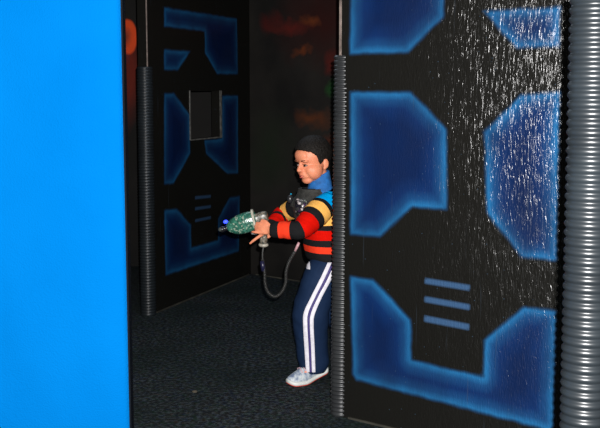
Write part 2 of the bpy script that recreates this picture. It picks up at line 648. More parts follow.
# ------------------------------------------------------------------ the boy
PH = radians(25)
bf = V((-cos(PH), -sin(PH), 0)); bl = V((sin(PH), -cos(PH), 0)); bu = V((0, 0, 1))
PHh = radians(38)
hf = V((-cos(PHh), -sin(PHh), 0)); hl = V((sin(PHh), -cos(PHh), 0))
tilt = radians(9)
hu = (bu * cos(tilt) + hf * sin(tilt)); hf = (hf * cos(tilt) - bu * sin(tilt))

skin = NT('skin')
co = skin.coord()
skin.set(Base_Color=skin.ramp(skin.noise(25, 3, co), [(.3, (.66, .215, .115)), (.7, (.74, .28, .155))]), Roughness=.5)
skin.b.inputs['Subsurface Weight'].default_value = .08
skin.b.inputs['Subsurface Radius'].default_value = (.01, .004, .002)
skin.b.inputs['Specular IOR Level'].default_value = .35
skin = skin.m
hair_m = NT('black_hair')
hair_m.set(Base_Color=hair_m.ramp(hair_m.noise(220, 2, hair_m.coord((1, 1, .3))), [(.3, (.004, .0035, .003)), (.7, (.016, .013, .011))]), Roughness=.6)
hair_m.b.inputs['Specular IOR Level'].default_value = .15
hair_m.bump(hair_m.noise(380, 2, hair_m.coord((1, 1, .35))), .9, .003)
hair_m = hair_m.m

HC = W(313.2, 160.2, 5.10)


HS = 1.05


def hp(f, l, u): return HC + (hf * f + hl * l + hu * u) * HS


hax = (hf, hl, hu)
body = bmesh.new()
# head
add_ell(body, hp(-.004, 0, .028), (.092, .0745, .080), hax, 4)
add_ell(body, hp(.018, 0, -.030), (.066, .062, .074), hax, 4)
for s in (-1, 1):
    add_ell(body, hp(.042, s * .032, -.036), (.034, .029, .034), hax)
    add_ell(body, hp(.026, s * .034, -.044), (.046, .036, .046), hax)
    add_ell(body, hp(.071, s * .027, .012), (.014, .024, .008), hax)
    add_ell(body, hp(.086, s * .010, -.034), (.010, .008, .007), hax)
    # ear
    add_ell(body, hp(-.014, s * .077, -.014), (.017, .007, .027), (hf * .9 + hl * s * -.35, hl * .9 + hf * s * .35, hu))
    add_ell(body, hp(-.008, s * .072, -.036), (.010, .007, .010), hax)
add_ell(body, hp(.050, 0, -.086), (.026, .032, .022), hax)
add_ell(body, hp(.050, 0, -.062), (.036, .036, .022), hax)
add_ell(body, hp(.074, 0, -.052), (.014, .024, .018), hax)
add_chain(body, [hp(.078, 0, .004), hp(.087, 0, -.018), hp(.096, 0, -.031)], [.008, .0085, .0105], 2)
add_chain(body, [hp(.080, -.014, -.058), hp(.084, 0, -.056), hp(.080, .014, -.058)], [.004, .0065, .004], 2)
add_chain(body, [hp(.077, -.012, -.067), hp(.081, 0, -.067), hp(.077, .012, -.067)], [.004, .0065, .004], 2)
add_ell(body, hp(.07, 0, .035), (.022, .045, .035), hax)
# neck, torso
TC = W(315.5, 202, 5.12)          # shoulder-level centre
HIPC = W(327, 262, 5.12)
add_chain(body, [hp(-.015, 0, -.05), hp(-.028, 0, -.10), TC + bu * .0], [.046, .045, .05], 3)


def bp(c, f, l, u): return c + bf * f + bl * l + bu * u


bax = (bf, bl, bu)
add_ell(body, bp(TC, 0, 0, -.06), (.075, .11, .11), bax, 3)
add_ell(body, TC.lerp(HIPC, .55), (.075, .10, .13), bax, 3)
add_ell(body, HIPC, (.075, .10, .09), bax, 3)
# near (left) arm
nS = W(325.5, 206, 5.03); nE = W(300.5, 230.5, 4.855); nW = W(271.5, 229.5, 4.90)
fS = W(301, 205, 5.21); fE = W(283, 214, 5.345); fW_ = W(268, 230, 5.13)
add_chain(body, [nS, nE, nW], [.042, .034, .023], 2)
add_chain(body, [TC + bl * .06 - bu * .01, nS], [.05, .042], 2)
add_chain(body, [TC - bl * .06 - bu * .01, fS], [.05, .042], 2)
add_chain(body, [fS, fE, fW_], [.042, .034, .023], 2)
# legs
lH = W(325, 272, 5.08); lK = W(311, 318, 5.045); lA = W(313.5, 367, 5.065)
rH = W(337, 272, 5.20); rK = W(344, 320, 5.24); rA = W(364, 361, 5.36)
for a, b, c in ((lH, lK, lA), (rH, rK, rA)):
    add_chain(body, [a, b, c], [.07, .05, .034], 2)


def hand(bm, wrist, palm_dir, back, spread, fingers, thumb, plen=.062, pw=.030):
    """palm + five fingers. back = normal of the back of the hand; spread = from little finger towards index"""
    d = palm_dir.normalized(); b = (back - d * back.dot(d)).normalized(); s = (spread - d * spread.dot(d) - b * spread.dot(b)).normalized()
    add_ell(bm, wrist + d * plen * .52, (plen * .60, .013, pw), (d, b, s), 3)
    add_chain(bm, [wrist - d * .02, wrist + d * plen * .4], [.021, .016], 2)
    for q, (L, curl) in enumerate(fingers):
        off = (-.022 + .0147 * q)
        p = wrist + d * (plen * (.92 + (.03, .1, .12, .04)[q])) + s * off
        pts = [wrist + d * plen * .5 + s * off * .8, p]
        ang = 0
        for k, seg in enumerate((.45, .30, .25)):
            ang += curl[k]
            dr = d * cos(ang) - b * sin(ang) + s * off * 1.5
            p = p + dr.normalized() * L * seg
            pts.append(p)
        add_chain(bm, pts, [.0085, .0085, .0078, .0070, .0060], 2, .35)
    p = wrist + d * .018 + s * .022
    pts = [wrist + d * .008 + s * .008, p]
    for (td, tb, ts, L) in thumb:
        p = p + (d * td + b * tb + s * ts).normalized() * L
        pts.append(p)
    add_chain(bm, pts, [.012, .0105, .009, .0075], 2, .35)


# near hand lies along the side of the gun, fingers wrapped round to its front and underside
hd = (W(247, 226.5, 4.935) - nW)
hand(body, nW, hd, V((.12, -1, .15)), V((-.05, 0, 1)),
     [(.050, (-.15, .5, .6)), (.058, (.55, .9, .8)), (.062, (.5, .9, .8)), (.056, (.4, .8, .7))],
     [(.75, -.1, .55, .026), (.95, -.35, .1, .022)])
# its little finger hangs down beside the grip
add_chain(body, [W(263, 234, 4.92), W(257.5, 237.5, 4.925), W(253.5, 240.5, 4.93), W(250, 243.5, 4.94)], [.0088, .0085, .0078, .0062], 2, .35)
# far hand closes round the pistol grip
hd = (W(262, 236, 5.06) - fW_)
hand(body, fW_, hd, V((.1, 1, .1)), V((-.3, -.1, 1)),
     [(.046, (1.0, 1.0, .7)), (.054, (1.0, 1.0, .7)), (.056, (1.0, 1.0, .7)), (.054, (.4, .6, .4))],
     [(.9, -.4, .3, .024), (.8, -.6, .1, .02)], plen=.056)
# feet inside the shoes
toeL = W(290, 380.5, 4.985); toeL.z = .03
add_chain(body, [lA, V((lA.x + .02, lA.y, .085)), toeL.lerp(V((lA.x, lA.y, .05)), .2)], [.032, .030, .022], 2)
toeR = V((rA.x - .13, rA.y - .10, .035))
add_chain(body, [rA, V((rA.x, rA.y, .05)), toeR], [.032, .030, .022], 2)

me = remesh(body, .0036, 7, .5)
person = obj('person', me, skin)

# --- face parts
eye_w = simple('eye_white', (.30, .24, .22), .4, spec=.2)
iris = simple('dark_iris', (.008, .005, .004), .15)
lipm = simple('lips', (.42, .085, .07), .45)
for s in (-1, 1):
    bm = bmesh.new()
    add_ell(bm, hp(.0735, s * .030, -.010), (.0085, .0125, .0044), (hf * .93 + hl * s * .36, hl * .93 - hf * s * .36, hu))
    e = bm_obj('eye', bm, eye_w, person)
    bm = bmesh.new()
    add_ell(bm, hp(.0800, s * .0295, -.010), (.0045, .0072, .0050), (hf * .93 + hl * s * .36, hl * .93 - hf * s * .36, hu))
    bm_obj('iris', bm, iris, e)
    bm = bmesh.new()
    tube(bm, [hp(.0815, s * .016, -.0045), hp(.0835, s * .026, -.0025), hp(.0790, s * .036, -.0035), hp(.0720, s * .0435, -.008)], [.001, .0016, .0018, .001], 6)
    bm_obj('eyelashes', bm, iris, e)
    bm = bmesh.new()
    tube(bm, [hp(.0870, s * .013, .010), hp(.0865, s * .024, .0145), hp(.0800, s * .036, .0155), hp(.070, s * .046, .011)], [.0012, .0024, .0022, .0008], 8)
    bm_obj('eyebrow', bm, hair_m, person)
bm = bmesh.new()
tube(bm, [hp(.0785, -.018, -.0625), hp(.0870, -.008, -.0575), hp(.0885, 0, -.059), hp(.0870, .008, -.0575), hp(.0785, .018, -.0625)], [.001, .0026, .0024, .0026, .001], 8)
tube(bm, [hp(.0780, -.016, -.0635), hp(.0860, -.008, -.0675), hp(.0872, 0, -.068), hp(.0860, .008, -.0675), hp(.0780, .016, -.0635)], [.001, .0026, .0030, .0026, .001], 8)
bm_obj('lips', bm, lipm, person)

# --- hair: cap that sinks under the skin below the hairline
bm = bmesh.new()
res = bmesh.ops.create_icosphere(bm, subdivisions=6, radius=1)


def hairline(f):
    pts = [(-.12, -.052), (-.075, -.050), (-.045, -.034), (-.030, -.012), (-.006, .004), (.006, -.018), (.018, -.004), (.030, .030), (.05, .050), (.075, .062), (.12, .066)]
    for (a, b), (c, d) in zip(pts, pts[1:]):
        if f <= c: return b + (d - b) * max(0, (f - a) / (c - a))
    return pts[-1][1]


for v in res['verts']:
    q = v.co.copy()
    f, l, u = q.x * .092 - .004, q.y * .0745, q.z * .082 + .028
    if u < .0:                      # straight down the back of the head
        k = min(1, -u / .05)
        f *= 1 - .12 * k; l *= 1 - .14 * k
    hh_ = hairline(f)
    t = max(0, min(1, (u - hh_ + .004 * noise.noise(q * 9)) / .012 + .5))
    t = t * t * (3 - 2 * t)
    nn = V((q.x, q.y * 1.1, q.z)).normalized()
    grow = -.016 + t * (.022 + .006 * max(0, q.z) + .002 * noise.noise(q * 14) + .0013 * noise.noise(q * 45))
    v.co = hp(f + nn.x * grow, l + nn.y * grow, u + nn.z * grow)
bm_obj('hair', bm, hair_m, person)

# --- sweater
BLK = (.013, .013, .014); BLU = (.0, .42, .96); YEL = (1.0, .52, .12); RED = (.66, .006, .002); ORG = (.90, .050, .018)


def stripe_mat(name, attr, stops, scale, off=0.0):
    t = NT(name)
    a = t.n('ShaderNodeAttribute', attribute_name=attr)
    w = t.noise(14, 2, t.coord())
    x = t.math('ADD', a.outputs['Fac'], t.math('MULTIPLY', t.math('SUBTRACT', w, .5), .006))
    x = t.math('MULTIPLY', t.math('ADD', x, off), scale)
    col = t.ramp(x, [((p + off) * scale, c) for p, c in stops], 'CONSTANT')
    col = t.mix(.35, col, t.mix(1.0, col, t.ramp(t.noise(90, 2, t.coord()), [(.3, (.55, .55, .55)), (.7, (1, 1, 1))]), 'MULTIPLY'))
    t.set(Base_Color=col, Roughness=.85)
    t.b.inputs['Specular IOR Level'].default_value = .04
    t.bump(t.noise(420, 2, t.coord((1, 1, 2.2))), .5, .0015)
    return t.m


def zt(y, Y): return W(325, y, Y).z


torso_mat = stripe_mat('striped_knit_torso', 'height', [
    (0, BLK), (zt(254, 5.03), ORG), (zt(247.3, 5.03), BLK), (zt(240.8, 5.03), RED), (zt(230.6, 5.03), BLK), (zt(225.6, 5.03), YEL),
    (zt(212, 5.03), BLK)], .7)
def arm_len(p): return sum((b - a).length for a, b in zip(p, p[1:]))


SLEEVE_STRIPES = lambda T: stripe_mat('striped_knit_sleeve', 'along', [
    (0, BLU), (.072, BLK), (.100, YEL), (.155, BLK), (.200, RED), (T - .150, BLK), (T - .105, ORG), (T - .046, BLK)], 2.0)
far_sleeve_mat = stripe_mat('striped_knit_far_sleeve', 'along', [
    (0, BLK), (.068, YEL), (.135, BLK), (.165, RED), (.235, BLK), (.262, RED), (.34, BLK)], 2.0)
# torso rings: (t between hips 0 and shoulders 1, half depth, half width, extra forward)
def torso_rings(grow=0.0):
    base = HIPC + bu * .018
    top = TC + bu * .0
    R = [(0.0, .096, .122), (.06, .101, .126), (.2, .100, .125), (.45, .096, .124), (.7, .096, .130), (.86, .095, .132), (.97, .088, .122), (1.07, .074, .098), (1.13, .066, .076), (1.19, .057, .062), (1.25, .052, .054)]
    Rs = smooth_path(R, 5)
    out = []
    for t, a, b in Rs:
        c = base.lerp(top, t)
        if t > 1: c = c + hf * .0
        out.append((c, a + grow, b + grow, t))
    return out


def ring_pt(c, a, b, th, e=2.35):
    x = cos(th); y = sin(th)
    r = (abs(x) ** e + abs(y) ** e) ** (-1 / e)
    return c + bf * (x * r * a) + bl * (y * r * b)


def torso_mesh(bm, grow=0, seg=72, wr=.0025, tmin=-1, tmax=9):
    lay = bm.verts.layers.float.new('height')
    rings = []
    for c, a, b, t in torso_rings(grow):
        if t < tmin or t > tmax: continue
        ring = []
        for k in range(seg):
            th = 2 * pi * k / seg
            p = ring_pt(c, a, b, th)
            w = wr * noise.noise(V((cos(th) * 2, sin(th) * 2, p.z * 22)))
            p = p + (p - c).normalized() * w
            v = bm.verts.new(p); v[lay] = p.z
            ring.append(v)
        rings.append(ring)
    for a, b in zip(rings, rings[1:]):
        for k in range(seg):
            bm.faces.new((a[k], a[(k + 1) % seg], b[(k + 1) % seg], b[k]))
    return rings


bm = bmesh.new()
rings = torso_mesh(bm)
bm.faces.new(rings[0][::-1])
sweater = bm_obj('sweater', bm, torso_mat, person)


def wob_s(s, a):
    return .0022 * sin(s * 150 + 2 * sin(a)) * (1 if s > .12 else .4) * (.5 + .5 * noise.noise(V((s * 20, a, 1)))) + .002 * noise.noise(V((s * 14, cos(a) * 2, sin(a) * 2)))


def bent(S, E, Wr, rs, n=8, bend=.28):
    """arm path with rounded elbow"""
    pts = [S, S.lerp(E, .35), S.lerp(E, .72), (S.lerp(E, .93) * .5 + E.lerp(Wr, .07) * .5), E.lerp(Wr, .28), E.lerp(Wr, .62), E.lerp(Wr, .88), E.lerp(Wr, 1.0)]
    P = smooth_path([(*p, r) for p, r in zip(pts, rs)], n)
    return [V(p[:3]) for p in P], [p[3] for p in P]


bm = bmesh.new()
pts, rr = bent(nS + (nS - nE) * .16 + bu * .006, nE, nW, [.052, .067, .060, .048, .044, .042, .040, .033])
tube(bm, pts, rr, 40, True, wob_s, True)
sleeve_mat = SLEEVE_STRIPES(arm_len(pts))
add_l = bm.verts.layers.float.get('along')
for v in add_ell(bm, pts[0] - bu * .004 + bl * -.01, (.055, .058, .055), bax, 3): v[add_l] = 0.0
bm_obj('sleeve', bm, sleeve_mat, sweater)
bm = bmesh.new()
pts, rr = bent(fS, fE, fW_, [.050, .054, .050, .048, .046, .042, .038, .032])
tube(bm, pts, rr, 32, True, wob_s, True)
bm_obj('sleeve', bm, far_sleeve_mat, sweater)

# blue stand-up collar of the shirt beneath
collar_m = simple('blue_collar', (.010, .115, .36), .8, nscale=40, namt=.3)
bm = bmesh.new()
nc = hp(-.026, 0, -.093)
prev = None
cr = []
for (dz, rf, rl) in ((-.070, .064, .080), (-.045, .060, .068), (-.012, .055, .058), (.008, .052, .054), (.018, .050, .052), (.0215, .046, .048), (.012, .043, .045)):
    ring = []
    for k in range(48):
        th = 2 * pi * k / 48
        back = (1 - cos(th)) / 2
        p = nc + bf * (cos(th) * rf) + bl * (sin(th) * rl) + bu * (dz + .030 * back - .010)
        p += bu * .0025 * sin(th * 3 + 1)
        ring.append(bm.verts.new(p))
    cr.append(ring)
for a, b in zip(cr, cr[1:]):
    for k in range(48): bm.faces.new((a[k], a[(k + 1) % 48], b[(k + 1) % 48], b[k]))
bm_obj('collar', bm, collar_m, person)

# --- vest: front and back plates joined by a yoke over the shoulders
vest_m = simple('charcoal_vest_fabric', (.030, .030, .027), .75, nscale=60, namt=.45, bump=.4, bscale=260)
bm = bmesh.new()
torso_mesh(bm, .013, 96, .0018, .48, 1.24)
dele = []
for f in bm.faces:
    c = f.calc_center_median()
    t = (c.z - HIPC.z - .018) / (TC.z - HIPC.z - .018)
    q = c - HIPC.lerp(TC, t)
    side = abs(q.dot(bl)); fr = q.dot(bf)
    lim = .094 if t < .84 else .094 + (t - .84) * .9
    if side > lim: dele.append(f)
bmesh.ops.delete(bm, geom=dele, context='FACES')
bmesh.ops.recalc_face_normals(bm, faces=bm.faces[:])
vest = bm_obj('vest', bm, vest_m, person)
sm = vest.modifiers.new('thick', 'SOLIDIFY'); sm.thickness = .010; sm.offset = 0
pad_m = simple('vest_grey_trim', (.07, .065, .055), .7, nscale=50, namt=.5)
# shoulder strap pads following the yoke
for s in (1, -1):
    bm = bmesh.new()
    path = [bp(TC, .098, s * .075, -.030), bp(TC, .085, s * .080, .004), bp(TC, .045, s * .082, .030), bp(TC, 0, s * .084, .037), bp(TC, -.045, s * .082, .028), bp(TC, -.088, s * .078, -.004)]
    ps = [V(p) for p in smooth_path([tuple(p) for p in path], 5)]
    rings = []
    for i, p in enumerate(ps):
        t = (ps[min(i + 1, len(ps) - 1)] - ps[max(i - 1, 0)]).normalized()
        nrm = t.cross(bl).normalized()
        if nrm.z < 0: nrm = -nrm
        rings.append([bm.verts.new(p + bl * x * .024 + nrm * y * .006) for x, y in ((-1, -.6), (-.9, .7), (-.4, 1), (.4, 1), (.9, .7), (1, -.6), (0, -1))])
    for a, b in zip(rings, rings[1:]):
        for k in range(7): bm.faces.new((a[k], a[(k + 1) % 7], b[(k + 1) % 7], b[k]))
    bm.faces.new(rings[0]); bm.faces.new(rings[-1])
    bm_obj('shoulder_strap', bm, vest_m, vest)
# chest sensor pod
pod_m = NT('circuit_pod')
co = pod_m.coord()
vo = pod_m.n('ShaderNodeTexVoronoi', i_Scale=95); pod_m.l(co, vo.inputs['Vector'])
pod_m.set(Base_Color=pod_m.ramp(vo.outputs['Color'], [(.0, (.012, .012, .014)), (.42, (.06, .06, .06)), (.58, (.02, .018, .03)), (.72, (.35, .30, .30)), (.80, (.05, .02, .07)), (.9, (.10, .12, .10))], 'CONSTANT'), Roughness=.3)
pod_m = pod_m.m
PODC = W(301.5, 207, 4.985)
bm = bmesh.new()
pf = (bf * .8 + bl * .6).normalized(); pside = (bl * .8 - bf * .6).normalized()
M = Matrix.Translation(PODC) @ Matrix((pside, pf, bu)).transposed().to_4x4()
add_box(bm, (-.034, -.012, -.042), (.034, .014, .042), M)
bmesh.ops.bevel(bm, geom=bm.edges[:], offset=.009, segments=3, affect='EDGES')
pod = bm_obj('sensor_pod', bm, pod_m, vest)
bm = bmesh.new()
for (x, z, r) in ((-.004, .020, .010), (.012, -.012, .007)):
    add_ell(bm, M @ V((x, .014, z)), (r, r, r * .8), bax, 2)
bm_obj('sensor_lens', bm, simple('pale_lens', (.42, .38, .38), .2), pod)
bm = bmesh.new()
add_ell(bm, W(291, 194, 5.02), (.004, .004, .004), bax, 2)
led = NT('teal_led'); led.set(Base_Color=(0, .1, .15), Emission_Color=(.0, .35, .6), Emission_Strength=.6)
bm_obj('indicator_light', bm, led.m, vest)
bm = bmesh.new()
add_ell(bm, W(290, 199, 5.02), (.016, .016, .022), bax, 3)
bm_obj('shoulder_sensor', bm, simple('dark_sensor', (.02, .02, .022), .3), vest)
# lower front fastening (pale clip on the vest hem)
clip_m = simple('pale_pink_clip', (.50, .28, .30), .35)
CL = W(297.5, 246, 4.955)

# --- trousers
bm = bmesh.new()
add_ell(bm, HIPC - bu * .03 + bf * 0, (.094, .118, .062), bax, 3)
add_ell(bm, HIPC + bu * .004, (.088, .112, .045), bax, 3)


def leg_chain(pp, rr, n=10):
    P = smooth_path([(*p, r) for p, r in zip(pp, rr)], n)
    for q in P:
        add_ell(bm, q[:3], (q[3],) * 3, None, 3)


Y = 5.075
leg_chain([W(323.5, 272, Y), W(317, 292, Y - .01), W(311.5, 309, Y - .025), W(310.5, 325, Y - .025), W(312, 342, Y - .01), W(313.5, 362, Y)],
          [.096, .0965, .0965, .092, .086, .082])
leg_chain([rH, rH.lerp(rK, .5), rK, rK.lerp(rA, .5), rA.lerp(rK, .08)], [.09, .09, .085, .08, .074])
me = remesh(bm, .006, 5, .5)
# folds, and a level hem
tm = me
hemz = W(313, 371.5, Y).z
for v in tm.vertices:
    p = v.co
    if p.z < hemz + .03 and p.x < .14:
        if p.z < hemz: v.co.z = hemz + (p.z - hemz) * .05
    if p.z < .075 and p.x > .16: v.co.z = .075 + (p.z - .075) * .05
    k = .0045 * noise.noise(V((p.x * 9, p.y * 9, p.z * 16))) + .0035 * noise.noise(V((p.x * 16 + p.z * 22, p.y * 10, p.z * 9)))
    v.co += v.normal * k
navy = NT('navy_track_fabric')
navy.set(Base_Color=navy.ramp(navy.noise(9, 3, navy.coord()), [(.3, (.006, .016, .046)), (.7, (.010, .024, .062))]), Roughness=.7)
navy.b.inputs['Specular IOR Level'].default_value = .1
navy.bump(navy.noise(300, 2, navy.coord()), .3, .001)
trousers = obj('trousers', tm, navy.m, person)
bvh = BVHTree.FromPolygons([v.co[:] for v in tm.vertices], [p.vertices[:] for p in tm.polygons])
white = simple('white_stripe', (.70, .68, .74), .7, nscale=60, namt=.12)


def surf(px, py, lift=.0022):
    d = ray(px, py).normalized()
    h_, nn, i, dist = bvh.ray_cast(EYE, d)
    if h_ is None: return None
    if nn.dot(d) > 0: nn = -nn
    return h_ + nn * lift


def ribbon(left, right, rows=60, cols=4):
    """left/right: lists of (px, py) of the two edges, projected on the cloth along the leg"""
    L = smooth_path(left, rows // (len(left) - 1)); R_ = smooth_path(right, rows // (len(right) - 1))
    bm = bmesh.new()
    prev = None
    for a, b in zip(L, R_):
        row = []
        for c in range(cols + 1):
            t = c / cols
            lift = .0028 if 0 < c < cols else .0006
            p = surf(a[0] * (1 - t) + b[0] * t, a[1] * (1 - t) + b[1] * t, lift)
            row.append(bm.verts.new(p) if p else None)
        if prev:
            for c in range(cols):
                q = (prev[c], prev[c + 1], row[c + 1], row[c])
                if all(q): bm.faces.new(q)
        prev = row
    for v in [v for v in bm.verts if not v.link_faces]: bm.verts.remove(v)
    return bm


# the two side stripes run hip to hem
s1l = [(329.5, 258.5), (321.5, 276), (311, 297), (304.0, 312), (303.2, 325), (304.5, 348), (306.0, 372)]
s1r = [(333.0, 259.5), (325.5, 276.5), (315, 297.5), (308.2, 313), (307.4, 325), (308.6, 348), (309.6, 372)]
s2l = [(333.6, 265.5), (326.5, 281), (318, 297), (310.9, 313.5), (309.9, 326), (311.1, 348), (312.0, 372)]
s2r = [(337.6, 266.5), (330.0, 282), (321.5, 298), (314.6, 314.5), (313.6, 326), (314.6, 348), (315.4, 372)]
bm_obj('side_stripe', ribbon(s1l, s1r), white, trousers)
bm_obj('side_stripe', ribbon(s2l, s2r), white, trousers)
# purple piping between them
pl_ = [(a[0] + .2, a[1]) for a in s1r]; pr_ = [(a[0] - .2, a[1]) for a in s2l]
bm_obj('stripe_piping', ribbon(pl_, pr_), simple('violet_piping', (.050, .035, .16), .7), trousers)
# white pocket edge at the front of the hip
bm_obj('pocket_tab', ribbon([(308.3, 257), (307.0, 262), (306.3, 266), (306.6, 269)], [(309.8, 257), (309.8, 262), (310.2, 266.5), (310.2, 269.5)], 12), white, trousers)


# --- shoes
def shoe(toe, heel, heel_z, name='sneaker', L=None):
    toe = V(toe); heel = V(heel)
    d2 = V((toe.x - heel.x, toe.y - heel.y, 0)); L = d2.length; d = d2.normalized(); s = V((-d.y, d.x, 0))
    def st(t):     # t 0 heel .. 1 toe -> half width, bottom z, top z of upper
        w = .034 * min(1, sqrt(max(0, t) * 14 + .0)) if t < .07 else (.034 - .004 * sin(pi * min(1, (t - .07) / .5)) + .010 * max(0, sin(pi * (t - .35) / .7)))
        if t > .82: w *= sqrt(max(0, 1 - ((t - .82) / .18) ** 2)) * .98 + .02
        zb = heel_z * max(0, 1 - t / .62) ** 1.3 + .012 * max(0, (t - .85) / .15) ** 2
        zt_ = np.interp(t, [0, .06, .18, .32, .45, .6, .75, .88, .96, 1.0], [.070, .088, .094, .098, .098, .088, .072, .056, .040, .020])
        return w, zb, float(zt_)
    ts = [0, .01, .03, .06] + [i / 40 for i in range(4, 36)] + [.9, .93, .955, .975, .99, 1.0]
    def body_(kind):
        bm = bmesh.new()
        rings = []
        for t in ts:
            w, zb, zz = st(t)
            c = heel + d * (t * L); c.z = zb
            prof = []
            if kind == 'upper':
                for k in range(13):
                    a = pi * k / 12
                    prof.append((cos(a) * w * (.97 if k in (0, 12) else .95) * (1 - .25 * sin(a)) , .014 + (zz - .014) * sin(a) ** .8))
            elif kind == 'sole':
                prof = [(-w - .0035, .003), (-w - .005, .010), (-w - .0045, .019), (-w * .9, .024), (w * .9, .024), (w + .0045, .019), (w + .005, .010), (w + .0035, .003)]
            else:
                prof = [(-w - .003, -.0), (-w - .004, .0045), (w + .004, .0045), (w + .003, 0)]
            rings.append([bm.verts.new(c + s * x + V((0, 0, z))) for x, z in prof])
        n = len(rings[0])
        for a, b in zip(rings, rings[1:]):
            for k in range(n): bm.faces.new((a[k], a[(k + 1) % n], b[(k + 1) % n], b[k]))
        bm.faces.new(rings[0]); bm.faces.new(rings[-1])
        return bm
    sh = bm_obj(name, body_('upper'), shoe_m, person)
    bm_obj('sole', body_('sole'), sole_m, sh)
    bm_obj('outsole', body_('out'), red_m, sh)
    # laces and side overlay
    bm = bmesh.new()
    for t in (.52, .60, .68):
        w, zb, zz = st(t)
        c = heel + d * (t * L); c.z = zb
        pp = [c + s * (w * x) + V((0, 0, .014 + (zz - .014) * (1 - abs(x) ** 2.4) + .004)) for x in (-.62, -.35, 0, .35, .62)]
        pp = [p + d * .004 * (i % 2) for i, p in enumerate(pp)]
        tube(bm, pp, .0036, 8)
    bm_obj('laces', bm, lace_m, sh)
    for sd in (-1, 1):
        bm = bmesh.new()
        for t0, t1 in ((.30, .45), (.42, .57)):
            pp = []
            for k in range(6):
                t = t0 + (t1 - t0) * k / 5; w, zb, zz = st(t)
                a = radians(25 + 45 * k / 5)
                c = heel + d * (t * L); c.z = zb
                pp.append(c + s * (sd * cos(a) * w * .97 * (1 - .25 * sin(a)) ) + V((0, 0, .014 + (zz - .014) * sin(a) ** .8)))
            tube(bm, pp, .0035, 6)
        bm_obj('side_overlay', bm, bluegrey, sh)
    # ankle collar
    bm = bmesh.new()
    pp = []
    for k in range(25):
        a = 2 * pi * k / 24
        t = .20 - .15 * cos(a)
        w, zb, zz = st(max(.03, t))
        c = heel + d * (t * L); c.z = zb + zz - .004 + .006 * cos(a)
        pp.append(c + s * sin(a) * .026)
    tube(bm, pp, .006, 8)
    bm_obj('ankle_collar', bm, sole_m, sh)
    return sh


shoe_m = NT('grey_mesh_upper')
shoe_m.set(Base_Color=shoe_m.ramp(shoe_m.noise(45, 3, shoe_m.coord()), [(.36, (.13, .17, .26)), (.5, (.33, .38, .44)), (.64, (.50, .54, .56))]), Roughness=.6)
shoe_m = shoe_m.m
sole_m = simple('white_rubber', (.58, .60, .58), .5)
red_m = simple('red_rubber', (.50, .05, .03), .6)
lace_m = simple('pinkish_lace', (.55, .38, .42), .7)
bluegrey = simple('blue_grey_leather', (.14, .17, .25), .5)
toe = W(287, 377, 4.985); toe.z = 0
heel = W(327, 377, 5.10); heel.z = 0
shoe(toe, heel, .048)
shoe(V((rA.x - .155, rA.y - .125, 0)), V((rA.x + .045, rA.y + .035, 0)), 0)

rebase(person, (lA.x, lA.y, 0))
tag(person, 'boy in a striped sweater and dark vest aiming a toy laser gun', 'person')

# ------------------------------------------------------------------ laser gun
G0 = W(219.5, 228.3, 5.02); G1 = W(268, 216.5, 5.01)
gx = (G0 - G1).normalized()                       # towards the muzzle
gz = (bu - gx * bu.dot(gx)).normalized(); gy = gz.cross(gx)
GL = (G0 - G1).length


def gp(t, y, z): return G1 + gx * (t * GL) + gy * y + gz * z


gun = bpy.data.objects.new('laser_gun', None); COL.objects.link(gun)


def loft(bm, st, seg=28, e=2.3):
    rings = []
    for t, h_, w_, zc in st:
        ring = []
        for k in range(seg):
            a = 2 * pi * k / seg
            x = cos(a); y = sin(a); r = (abs(x) ** e + abs(y) ** e) ** (-1 / e)
            ring.append(bm.verts.new(gp(t, x * r * w_, zc + y * r * h_)))
        rings.append(ring)
    for a, b in zip(rings, rings[1:]):
        for k in range(seg): bm.faces.new((a[k], a[(k + 1) % seg], b[(k + 1) % seg], b[k]))
    bm.faces.new(rings[0]); bm.faces.new(rings[-1])


green = NT('green_translucent_shell')
co = green.coord()
v1 = green.n('ShaderNodeTexVoronoi', i_Scale=115); green.l(co, v1.inputs['Vector'])
gcol = green.ramp(v1.outputs['Color'], [(0, (.012, .075, .052)), (.35, (.022, .13, .09)), (.52, (.008, .040, .032)), (.62, (.05, .20, .14)), (.74, (.34, .38, .30)), (.90, (.02, .05, .08))], 'CONSTANT')
gcol = green.mix(.35, gcol, green.ramp(green.noise(60, 3, co), [(.3, (.012, .07, .05)), (.7, (.08, .26, .18))]))
green.set(Base_Color=gcol, Roughness=.18)
green.b.inputs['Coat Weight'].default_value = .6
green.bump(green.noise(140, 2, co), .5, .002)
bm = bmesh.new()
loft(bm, smooth_path([(.24, .040, .030, -.002), (.34, .050, .035, -.002), (.5, .052, .037, -.004), (.64, .047, .034, -.006), (.74, .037, .029, -.006), (.81, .027, .023, -.005), (.84, .020, .018, -.004)], 4))
shell = bm_obj('barrel_shell', bm, green.m, gun)
bm = bmesh.new()
loft(bm, [(.255, .050, .036, -.001), (.262, .056, .041, -.001), (.30, .058, .042, -.001), (.308, .052, .038, -.001)])
bm_obj('barrel_collar', bm, simple('pale_ring', (.36, .34, .28), .4, nscale=60, namt=.4), gun)
bm = bmesh.new()
loft(bm, smooth_path([(.0, .018, .014, .004), (.02, .026, .020, .003), (.10, .030, .024, .003), (.20, .028, .024, .002), (.26, .030, .026, 0)], 3), 24, 3)
rear_m = NT('brown_grey_housing')
co = rear_m.coord()
v1 = rear_m.n('ShaderNodeTexVoronoi', i_Scale=110); rear_m.l(co, v1.inputs['Vector'])
rear_m.set(Base_Color=rear_m.ramp(v1.outputs['Color'], [(0, (.09, .075, .055)), (.4, (.04, .045, .04)), (.6, (.16, .14, .11)), (.85, (.28, .26, .22))], 'CONSTANT'), Roughness=.35)
bm_obj('rear_housing', bm, rear_m.m, gun)
blk_pl = simple('black_gun_plastic', (.010, .010, .012), .3)
bm = bmesh.new()
